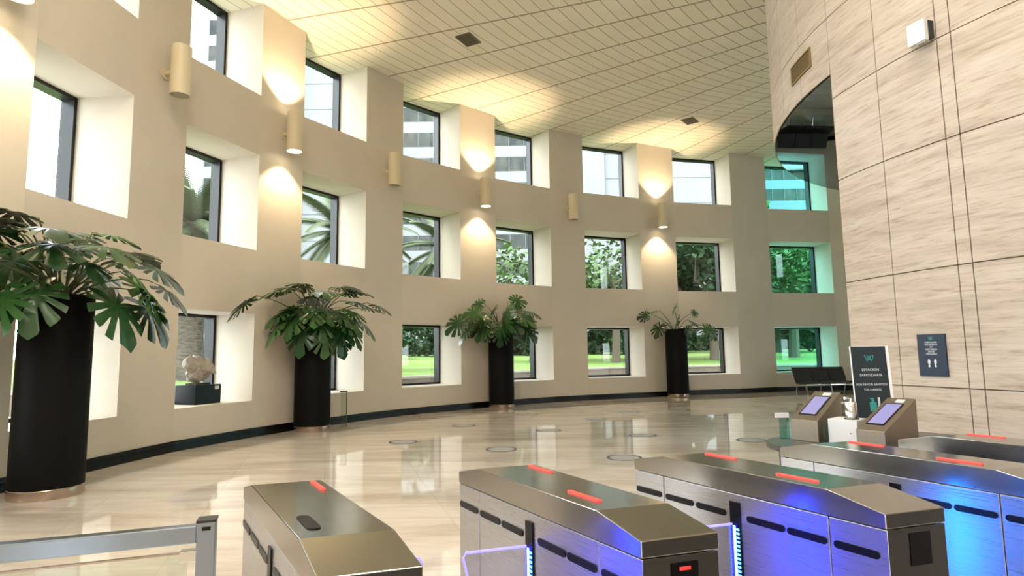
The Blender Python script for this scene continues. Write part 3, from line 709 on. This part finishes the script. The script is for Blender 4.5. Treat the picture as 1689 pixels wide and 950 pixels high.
def strokes(mb, Mx, segs, w_, z):
    for (x0, y0, x1, y1) in segs:
        d_ = Vector((x1-x0, y1-y0)); n2 = Vector((-d_.y, d_.x)).normalized()*w_/2
        pts = [(x0-n2.x, y0-n2.y), (x1-n2.x, y1-n2.y), (x1+n2.x, y1+n2.y), (x0+n2.x, y0+n2.y)]
        mb.hexa([tuple(Mx @ Vector((a, b, .0))) for a, b in pts] + [tuple(Mx @ Vector((a, b, z))) for a, b in pts])
def w_logo(parent, Mx, s):
    mb = MB(); strokes(mb, Mx, [(-s, s*.7, -.5*s, -s*.7), (-.5*s, -s*.7, 0, s*.5), (0, s*.5, .5*s, -s*.7), (.5*s, -s*.7, s, s*.7), (-.45*s, s*.7, 0, -s*.5), (0, -s*.5, .45*s, s*.7)], s*.17, .0012); mb.build('logo', M['teal_print'], parent)
# counter sign
sc = Vector((3.13, 5.33, 1.0)); sxd = Vector((.97, -.10, 0)).normalized()
SM = frame_mx(sc, sxd, Vector((.02, .09, 1)))
t = empty('counter_sign', sc); tag(t, 'dark teal foam board sign with white edge standing on the counter', 'sign')
mb = MB(); plate(mb, SM, -.155, .160, -.138, .625, -.028, -.001); mb.build('board', M['white_edge'], t)
mb = MB(); plate(mb, SM, -.1555, .135, -.138, .622, -.001, .001); mb.build('printed_face', M['navy_green'], t)
FM = SM @ Matrix.Translation((-.008, 0, .0015))
w_logo(t, FM @ Matrix.Translation((0, .52, 0)), .038)
for y_, s_, tx in ((.408, .030, 'ESTACIÓN'), (.362, .030, 'SANITIZANTE'), (.282, .026, 'POR FAVOR SANITIZA'), (.238, .026, 'TUS MANOS')):
    text_mesh(tx, s_, M['white_print'], t, FM @ Matrix.Translation((0, y_, 0)))
mb = MB(); plate(mb, FM, -.035, .02, .06, .14, 0, .0012); plate(mb, FM, -.020, .004, .14, .165, 0, .0012); plate(mb, FM, -.03, .0, .165, .176, 0, .0012); mb.build('bottle_icon', M['teal_print'], t)
mb = MB(); plate(mb, FM, .034, .052, .10, .18, 0, .0012); plate(mb, FM, .028, .078, .085, .11, 0, .0012); mb.build('hand_icon', M['white_print'], t)
# wall sign on drum
aS = 195.32; pc = dp(aS, RD+.012); rad = Vector((math.cos(R_(aS)), math.sin(R_(aS)), 0)); tg = Vector((-rad.y, rad.x, 0))
t = empty('wall_sign', (pc.x, pc.y, 1.3)); tag(t, 'navy poster with two white footprints mounted on the travertine drum', 'sign')
WM = frame_mx((pc.x, pc.y, 1.303), tg, (0, 0, 1))
mb = MB(); plate(mb, WM, -.158, .158, 0, .44, -.012, .006); mb.build('board', M['navy'], t)
FM = WM @ Matrix.Translation((0, 0, .007))
w_logo(t, FM @ Matrix.Translation((0, .395, 0)), .026)
for y_, tx in ((.345, 'POR FAVOR'), (.320, 'MANTENGA'), (.297, 'SU'), (.272, 'DISTANCIA'), (.247, 'ENTRE'), (.222, 'PERSONAS')):
    text_mesh(tx, .026, M['white_print'], t, FM @ Matrix.Translation((0, y_, 0)))
for sx_ in (-1, 1):
    mb = MB()
    for (yc, rx, ry) in ((.150, .015, .028), (.108, .011, .016)):
        pr = [(sx_*.036+rx*math.cos(2*math.pi*j/16), yc+ry*math.sin(2*math.pi*j/16)) for j in range(16)]
        mb.poly([tuple(FM @ Vector((a, b, .001))) for a, b in pr])
    mb.build('footprint_icon', M['white_print'], t)
# white wall box on drum
aS = 197.6; rad = Vector((math.cos(R_(aS)), math.sin(R_(aS)), 0)); tg = Vector((-rad.y, rad.x, 0)); pc = dp(aS, RD)
t = empty('wall_box', (pc.x, pc.y, 4.85)); tag(t, 'white square box fixture mounted high on the travertine drum', 'light fixture')
WM = frame_mx((pc.x, pc.y, 4.83), tg, (0, 0, 1))
mb = MB(); plate(mb, WM, -.06, .09, .03, .22, -.004, .07); mb.build('mounting_base', M['win_far'], t)
mb = MB(); plate(mb, WM, -.115, .085, 0, .24, .07, .13); mb.bev(.008, 2); mb.build('housing', M['white'], t)
mb = MB(); plate(mb, WM, -.02, .075, -.018, 0, .05, .12); mb.build('lower_strip', M['lamp_off'], t)  # plain grey strip under the box

# green-edged glass screens on the counter
t = empty('glass_screen', (2.27, 5.195, .86)); tag(t, 'low greenish glass screen beside the left kiosk', 'glass screen')
mb = MB(); mb.box(2.23, 2.31, 5.19, 5.20, .86, 1.035); mb.build('pane', M['glass_green'], t)
mb = MB(); mb.box(2.20, 2.31, 5.185, 5.205, 1.035, 1.075); mb.build('top_clip', M['white'], t)
mb = MB(); mb.box(2.445, 2.485, 4.90, 4.905, .86, 1.0); tag(recenter(mb.build('glass_screen', M['glass_green'])), 'small green glass pane between the left kiosk and the white box', 'glass screen')

# ------------------------------------------------------------ bench at the far wall
bx, by = 11.35, 22.3
t = empty('lounge_bench', (bx, by, 0)); tag(t, 'black leather bench with chrome legs under the farthest window', 'bench')
c_, s_ = math.cos(R_(4)), math.sin(R_(4)); f = lambda a, b, z: (bx+a*c_-b*s_, by+a*s_+b*c_, z)
mb = MB()
for k in range(3): mb.box(-.98+k*.66, -.98+k*.66+.64, -.32, .30, .36, .45, f)
mb.bev(.02, 2); mb.build('seat', M['leather'], t)
mb = MB()
for k in range(3):
    x0 = -.98+k*.66; x1 = x0+.64
    mb.hexa([f(x0, .26, .44), f(x1, .26, .44), f(x1, .34, .44), f(x0, .34, .44), f(x0, .48, .95), f(x1, .48, .95), f(x1, .55, .95), f(x0, .55, .95)])
mb.bev(.015, 2); mb.build('backrest', M['leather'], t)
for x0 in (-.92, 0, .92):
    mb = MB(); mb.tube([f(x0, -.38, 0), f(x0, -.30, .34), f(x0, .28, .34), f(x0, .40, .0)], .022, 8); mb.build('leg', M['chrome'], t, True)
mb = MB(); mb.box(-1.0, 1.0, -.03, .03, .32, .36, f); mb.build('seat_rail', M['chrome'], t)
bx, by = 13.55, 22.3
t = empty('lounge_bench', (bx, by, 0)); tag(t, 'black leather bench half hidden by the dark counter sign', 'bench')
mb = MB(); mb.box(-.98, .98, -.32, .30, .36, .45, f).bev(.02, 2); mb.build('seat', M['leather'], t)
for x0 in (-.92, .92):
    mb = MB(); mb.tube([f(x0, -.38, 0), f(x0, -.30, .34), f(x0, .28, .34), f(x0, .40, .0)], .022, 8); mb.build('leg', M['chrome'], t, True)

# ------------------------------------------------------------ floor stickers
stk = [(-.221, 10.504, 'faded round floor sticker with dark rim in the middle of the hall'), (1.679, 9.491, 'round floor sticker nearest the gates, behind the second cabinet'), (-2.073, 11.551, 'round floor sticker farthest left'),
       (-1.142, 14.034, 'round floor sticker left of the third planter'), (.358, 16.3, 'round floor sticker in front of the third planter'), (.722, 12.931, 'round floor sticker in the middle distance'),
       (2.484, 11.971, 'round floor sticker right of the middle window reflection'), (4.261, 11.118, 'round floor sticker near the drum'), (3.1, 16.6, 'tiny far round floor sticker in front of the fourth planter'), (2.0, 15.0, 'round floor sticker on the left of the bright window reflection')]
for x, y, lb in stk:
    t = empty('floor_sticker', (x, y, 0)); tag(t, lb, 'floor sticker', 'distance stickers on the floor')
    mb = MB(); mb.lathe([(.225, .0005), (.225, .0015)], (x, y, 0), 48); mb.build('disc', M['sticker'], t)
    mb = MB(); seg = 48
    for k in range(seg):
        a0, a1 = 2*math.pi*k/seg, 2*math.pi*(k+1)/seg
        mb.poly([(x+.225*math.cos(a0), y+.225*math.sin(a0), .0018), (x+.27*math.cos(a0), y+.27*math.sin(a0), .0018), (x+.27*math.cos(a1), y+.27*math.sin(a1), .0018), (x+.225*math.cos(a1), y+.225*math.sin(a1), .0018)])
    mb.build('rim', M['sticker_ring'], t)

# ------------------------------------------------------------ outside
curb = [(-30, 3), (-16, 11.5), (-10, 14.8), (-6, 17.6), (-3.0, 20.8), (.3, 25.2), (4.6, 29.3), (10, 30.0), (16, 29.3), (22, 26), (30, 20)]
curb = [Vector(p) for p in curb]
def offn(i, d):
    a = curb[max(i-1, 0)]; b = curb[min(i+1, len(curb)-1)]; v = (b-a).normalized(); return curb[i] + Vector((-v.y, v.x))*d
mb = MB()
prof_d = [(0.35, .90), (5, 1.0), (12, 1.25), (25, 1.6), (45, 1.75), (90, 1.8)]
rows = [[mb.bm.verts.new((*offn(i, d), z)) for i in range(len(curb))] for d, z in prof_d]
for A, B in zip(rows, rows[1:]):
    for i in range(len(curb)-1): mb.bm.faces.new((A[i], A[i+1], B[i+1], B[i]))
struct(mb.build('lawn', M['grass'], smooth=False), 'bright green lawn outside the windows', 'lawn')
mb = MB()
for i in range(len(curb)-1):
    a, b = offn(i, 0), offn(i+1, 0); a2, b2_ = offn(i, .4), offn(i+1, .4)
    mb.hexa([V3(a, .84), V3(b, .84), V3(b2_, .84), V3(a2, .84), V3(a, .92), V3(b, .92), V3(b2_, .92), V3(a2, .92)])
struct(mb.build('curb', M['curb']), 'pale stone coping of the low garden wall', 'curb')
mb = MB()
for i in range(len(curb)-1):
    a, b = offn(i, .05), offn(i+1, .05); a2, b2_ = offn(i, .35), offn(i+1, .35)
    mb.hexa([V3(a, -.1), V3(b, -.1), V3(b2_, -.1), V3(a2, -.1), V3(a, .84), V3(b, .84), V3(b2_, .84), V3(a2, .84)])
struct(mb.build('retaining_wall', M['terrace']), 'tan garden retaining wall outside', 'wall')
mb = MB(); mb.box(-150, 150, -120, 160, -.45, -.25); struct(mb.build('ground', M['paving']), 'paved ground around the building', 'ground')

def foliage_mesh(seed, n, rx, rz, leaf, m):
    rnd = random.Random(seed); bm = bmesh.new(); cl = []
    for k in range(26):
        a, e_ = rnd.uniform(0, 2*math.pi), rnd.uniform(-.6, 1); r = rnd.uniform(.45, 1)
        cl.append(Vector((math.cos(a)*math.sqrt(1-e_*e_*.8)*rx*r, math.sin(a)*math.sqrt(1-e_*e_*.8)*rx*r, e_*rz*r)))
    for k in range(n):
        c = rnd.choice(cl); d_ = Vector((rnd.gauss(0, 1), rnd.gauss(0, 1), rnd.gauss(0, .8))).normalized()*rnd.uniform(.5, 1)*rx*.34
        p = c + d_; s_ = leaf*rnd.uniform(.6, 1.3); E_ = Euler((rnd.uniform(-.9, .9), rnd.uniform(-.9, .9), rnd.uniform(0, 6.28))).to_matrix()
        vs_ = [bm.verts.new(p + E_ @ Vector(q_)) for q_ in ((-s_*.5, 0, 0), (0, -s_*.3, .05*s_), (s_*.5, 0, 0), (0, s_*.3, .05*s_))]
        bm.faces.new(vs_)
    me = bpy.data.meshes.new('foliage'); bm.to_mesh(me); bm.free(); me.materials.append(m); return me
FM1 = [foliage_mesh(11, 5200, 3.0, 2.6, .42, M['foliage']), foliage_mesh(12, 5200, 3.2, 2.4, .40, M['foliage']), foliage_mesh(13, 1500, 3.0, 2.6, .36, M['foliage_b']), foliage_mesh(14, 8000, 3.1, 2.7, .26, M['foliage_b'])]
def tree(x, y, zb, h, sc_, v_, label, seed):
    rnd = random.Random(seed)
    t = empty('tree', (x, y, zb)); tag(t, label, 'tree', 'trees outside the windows')
    mb = MB(); mb.tube([(x, y, zb-.3), (x+.1, y, zb+h*.5), (x, y, zb+h)], [.24*sc_, .18*sc_, .1*sc_], 8); tr = mb.build('trunk', M['bark'], t, True)
    mb = MB()
    for k in range(12):
        a = rnd.uniform(0, 6.28); L = 2.8*sc_; z0 = zb+h*rnd.uniform(.45, .95); m1 = (x+math.cos(a)*L*.5, y+math.sin(a)*L*.5, z0+rnd.uniform(.1, .9)); m2 = (x+math.cos(a+.3)*L, y+math.sin(a+.3)*L, z0+rnd.uniform(.3, 2.0))
        mb.tube([(x, y, z0), m1, m2], [.09*sc_, .06*sc_, .02], 6)
    mb.build('branch', M['bark'], t, True)
    o = link('foliage', FM1[v_], t); o.location = (0, 0, h+.4*sc_); o.scale = (sc_,)*3; o.rotation_euler = (0, 0, rnd.uniform(0, 6.28)); o['kind'] = 'stuff'
T = [(1.2, 36, 1.4, 3.4, 1.1, 2, 'loose light tree seen through the middle windows'), (7.5, 38, 1.4, 2.6, 1.05, 0, 'dark tree trunked on the lawn behind the ground window right of the third planter'),
     (5.9, 35, 1.3, 4.6, 1.05, 2, 'bare-branched tree in front of the white tower'), (12.2, 37, 1.4, 4.4, 1.25, 1, 'dense green tree in the middle row window above the last planter'),
     (17.5, 38, 1.4, 4.2, 1.5, 3, 'large tree filling the teal tinted windows'), (-4.5, 48, 1.7, 1.5, 1.2, 1, 'far dark tree behind the ground window left of the third planter'),
     (1.0, 50, 1.7, 1.4, 1.2, 0, 'far dark tree behind the third planter'), (20.5, 47, 1.7, 1.8, 1.3, 1, 'far tree at the right edge of the teal window'), (13.5, 52, 1.7, 1.5, 1.1, 1, 'far low tree behind the last planter'), (-9.5, 40, 1.7, 1.5, 1.1, 0, 'far tree near the palms'),
     (-1.2, 52, 1.7, 1.4, 1.2, 1, 'far dark tree between the third planter and its left window'), (9.4, 50, 1.7, 1.5, 1.2, 0, 'far tree in the right part of the fourth ground window'),
     (22.5, 52, 1.7, 7, 2.0, 3, 'tall tree beyond the teal windows')]
for i, a in enumerate(T): tree(*a, i+50)

for (x0, x1, y0, y1, lb) in ((-12, 16, 54, 60, 'long dark clipped hedge at the back of the lawn'), (17, 42, 60, 56, 'dark hedge at the back of the lawn beyond the teal windows')):
    rnd = random.Random(9); bm = bmesh.new()
    for k in range(9000):
        u_ = rnd.random(); p = Vector((x0+(x1-x0)*u_, y0+(y1-y0)*u_+rnd.uniform(-1, 1), 1.6+rnd.uniform(0, 1)*(1.35+.4*math.sin(u_*37)+.3*math.sin(u_*91)))); s_ = rnd.uniform(.3, .6); E_ = Euler((rnd.uniform(-1.5, 1.5), rnd.uniform(-1.5, 1.5), rnd.uniform(0, 6.28))).to_matrix()
        bm.faces.new([bm.verts.new(p + E_ @ Vector(q_)) for q_ in ((-s_*.5, 0, 0), (0, -s_*.35, 0), (s_*.5, 0, 0), (0, s_*.35, 0))])
    me = bpy.data.meshes.new('hedge'); bm.to_mesh(me); bm.free(); me.materials.append(M['foliage'])
    o = link('hedge', me); tag(o, lb, 'hedge', None, 'stuff')

def palm(x, y, zb, h, label, seed, n=34, L=3.4):
    rnd = random.Random(seed); t = empty('palm_tree', (x, y, zb)); tag(t, label, 'palm', 'palms outside the windows')
    mb = MB(); pts = [(x, y, zb-.4+ (h+.4)*k/10) for k in range(11)]; mb.tube(pts, [.62, .55, .50, .47, .46, .46, .46, .46, .48, .52, .4], 20); mb.build('trunk', M['palm_bark'], t, True)
    for k in range(n):
        mb = MB(); a = k*2.399; e_ = R_(70 - 115*(k/n)); prev = Vector((x, y, zb+h)); d_ = Vector((math.cos(a)*math.cos(e_), math.sin(a)*math.cos(e_), math.sin(e_))); pts = [prev.copy()]
        for j in range(12):
            d_ = (d_ + Vector((0, 0, -.085))).normalized(); prev = prev + d_*L/12; pts.append(prev.copy())
        mb.tube(pts, [.03]*6 + [.02]*7, 4)
        for j in range(1, 13):
            p = pts[j]; q_ = pts[j-1]; ax = (p-q_).normalized(); sd = ax.cross(Vector((0, 0, 1))).normalized()
            for m_ in range(5):
                b0 = q_.lerp(p, m_/5)
                for s_ in (-1, 1):
                    ll = .62*(1-abs(j/12-.45)*.9); tip = b0 + (sd*s_*.75 + ax*.55 + Vector((0, 0, -.28))).normalized()*ll
                    w_ = ax*.045; mb.poly([tuple(b0-w_), tuple(b0+w_), tuple(tip)])
        mb.build('frond', M['frond'], t)
palm(-10.15, 18.9, 1.35, 4.5, 'palm with a thick rough trunk seen through the rock window', 3)
palm(-6.9, 24.5, 1.3, 5.4, 'palm crown filling the middle row windows behind the second planter', 5)
palm(-2.9, 27.5, 1.3, 5.2, 'palm crown seen behind the third middle row window', 6, 28, 3.2)

# tower blocks
def tower(x0, x1, y, z0, z1, mode, label, zoff=0, m_=None, yd=14):
    t = empty('tower_block', ((x0+x1)/2, y, z0)); tag(t, label, 'building')
    mb = MB(); mb.box(x0, x1, y, y+yd, z0, z1); mb.build('facade', m_ or M['facade'], t)
    fl = 3.3; k = 0; z = zoff
    while z < z1-1:
        if mode == 'bands':
            mb = MB(); mb.box(x0+.6, x1-.0, y-.02, y+.1, z, z+1.85); wd = mb.build('window', M['win_far'], t)
            mb = MB(); xx = x0+.6
            while xx < x1: mb.box(xx, xx+.12, y-.08, y-.02, z, z+1.85); xx += 1.9
            mb.build('mullion', M['facade_line'], wd)
        elif mode == 'line':
            mb = MB(); mb.box(x0, x1, y-.015, y+.05, z, z+.12); mb.build('joint', M['facade_line'], t)
        elif mode == 'edge':
            for q0, q1 in ((x0+.2, x0+1.5), (x0+2.0, x0+3.3)):
                mb = MB(); mb.box(q0, q1, y-.02, y+.1, z, z+1.85); mb.build('window', M['win_far'], t)
        z += fl
tower(-37.0, -26.6, 70, 0, 43.5, 'bands', 'pale tower with grey window bands in the upper left window', 1.2)
tower(-26.0, -16.2, 72, 0, 62, 'line', 'blank white panelled tower wall with thin joints', 2.2)
tower(-16.0, 3.6, 74, 0, 60, 'bands', 'white tower with continuous window bands behind the central windows', 1.3)
tower(4.0, 12.0, 75, 0, 60, 'edge', 'white tower corner with paired small windows', 1.0)
tower(12.1, 32.0, 75.5, 0, 60, 'line', 'blank white tower wall behind the last planter windows', .5)
tower(38.0, 62, 92, 0, 31, 'bands', 'distant blue-grey building through the teal upper window', 1.5, M['far_blue'])
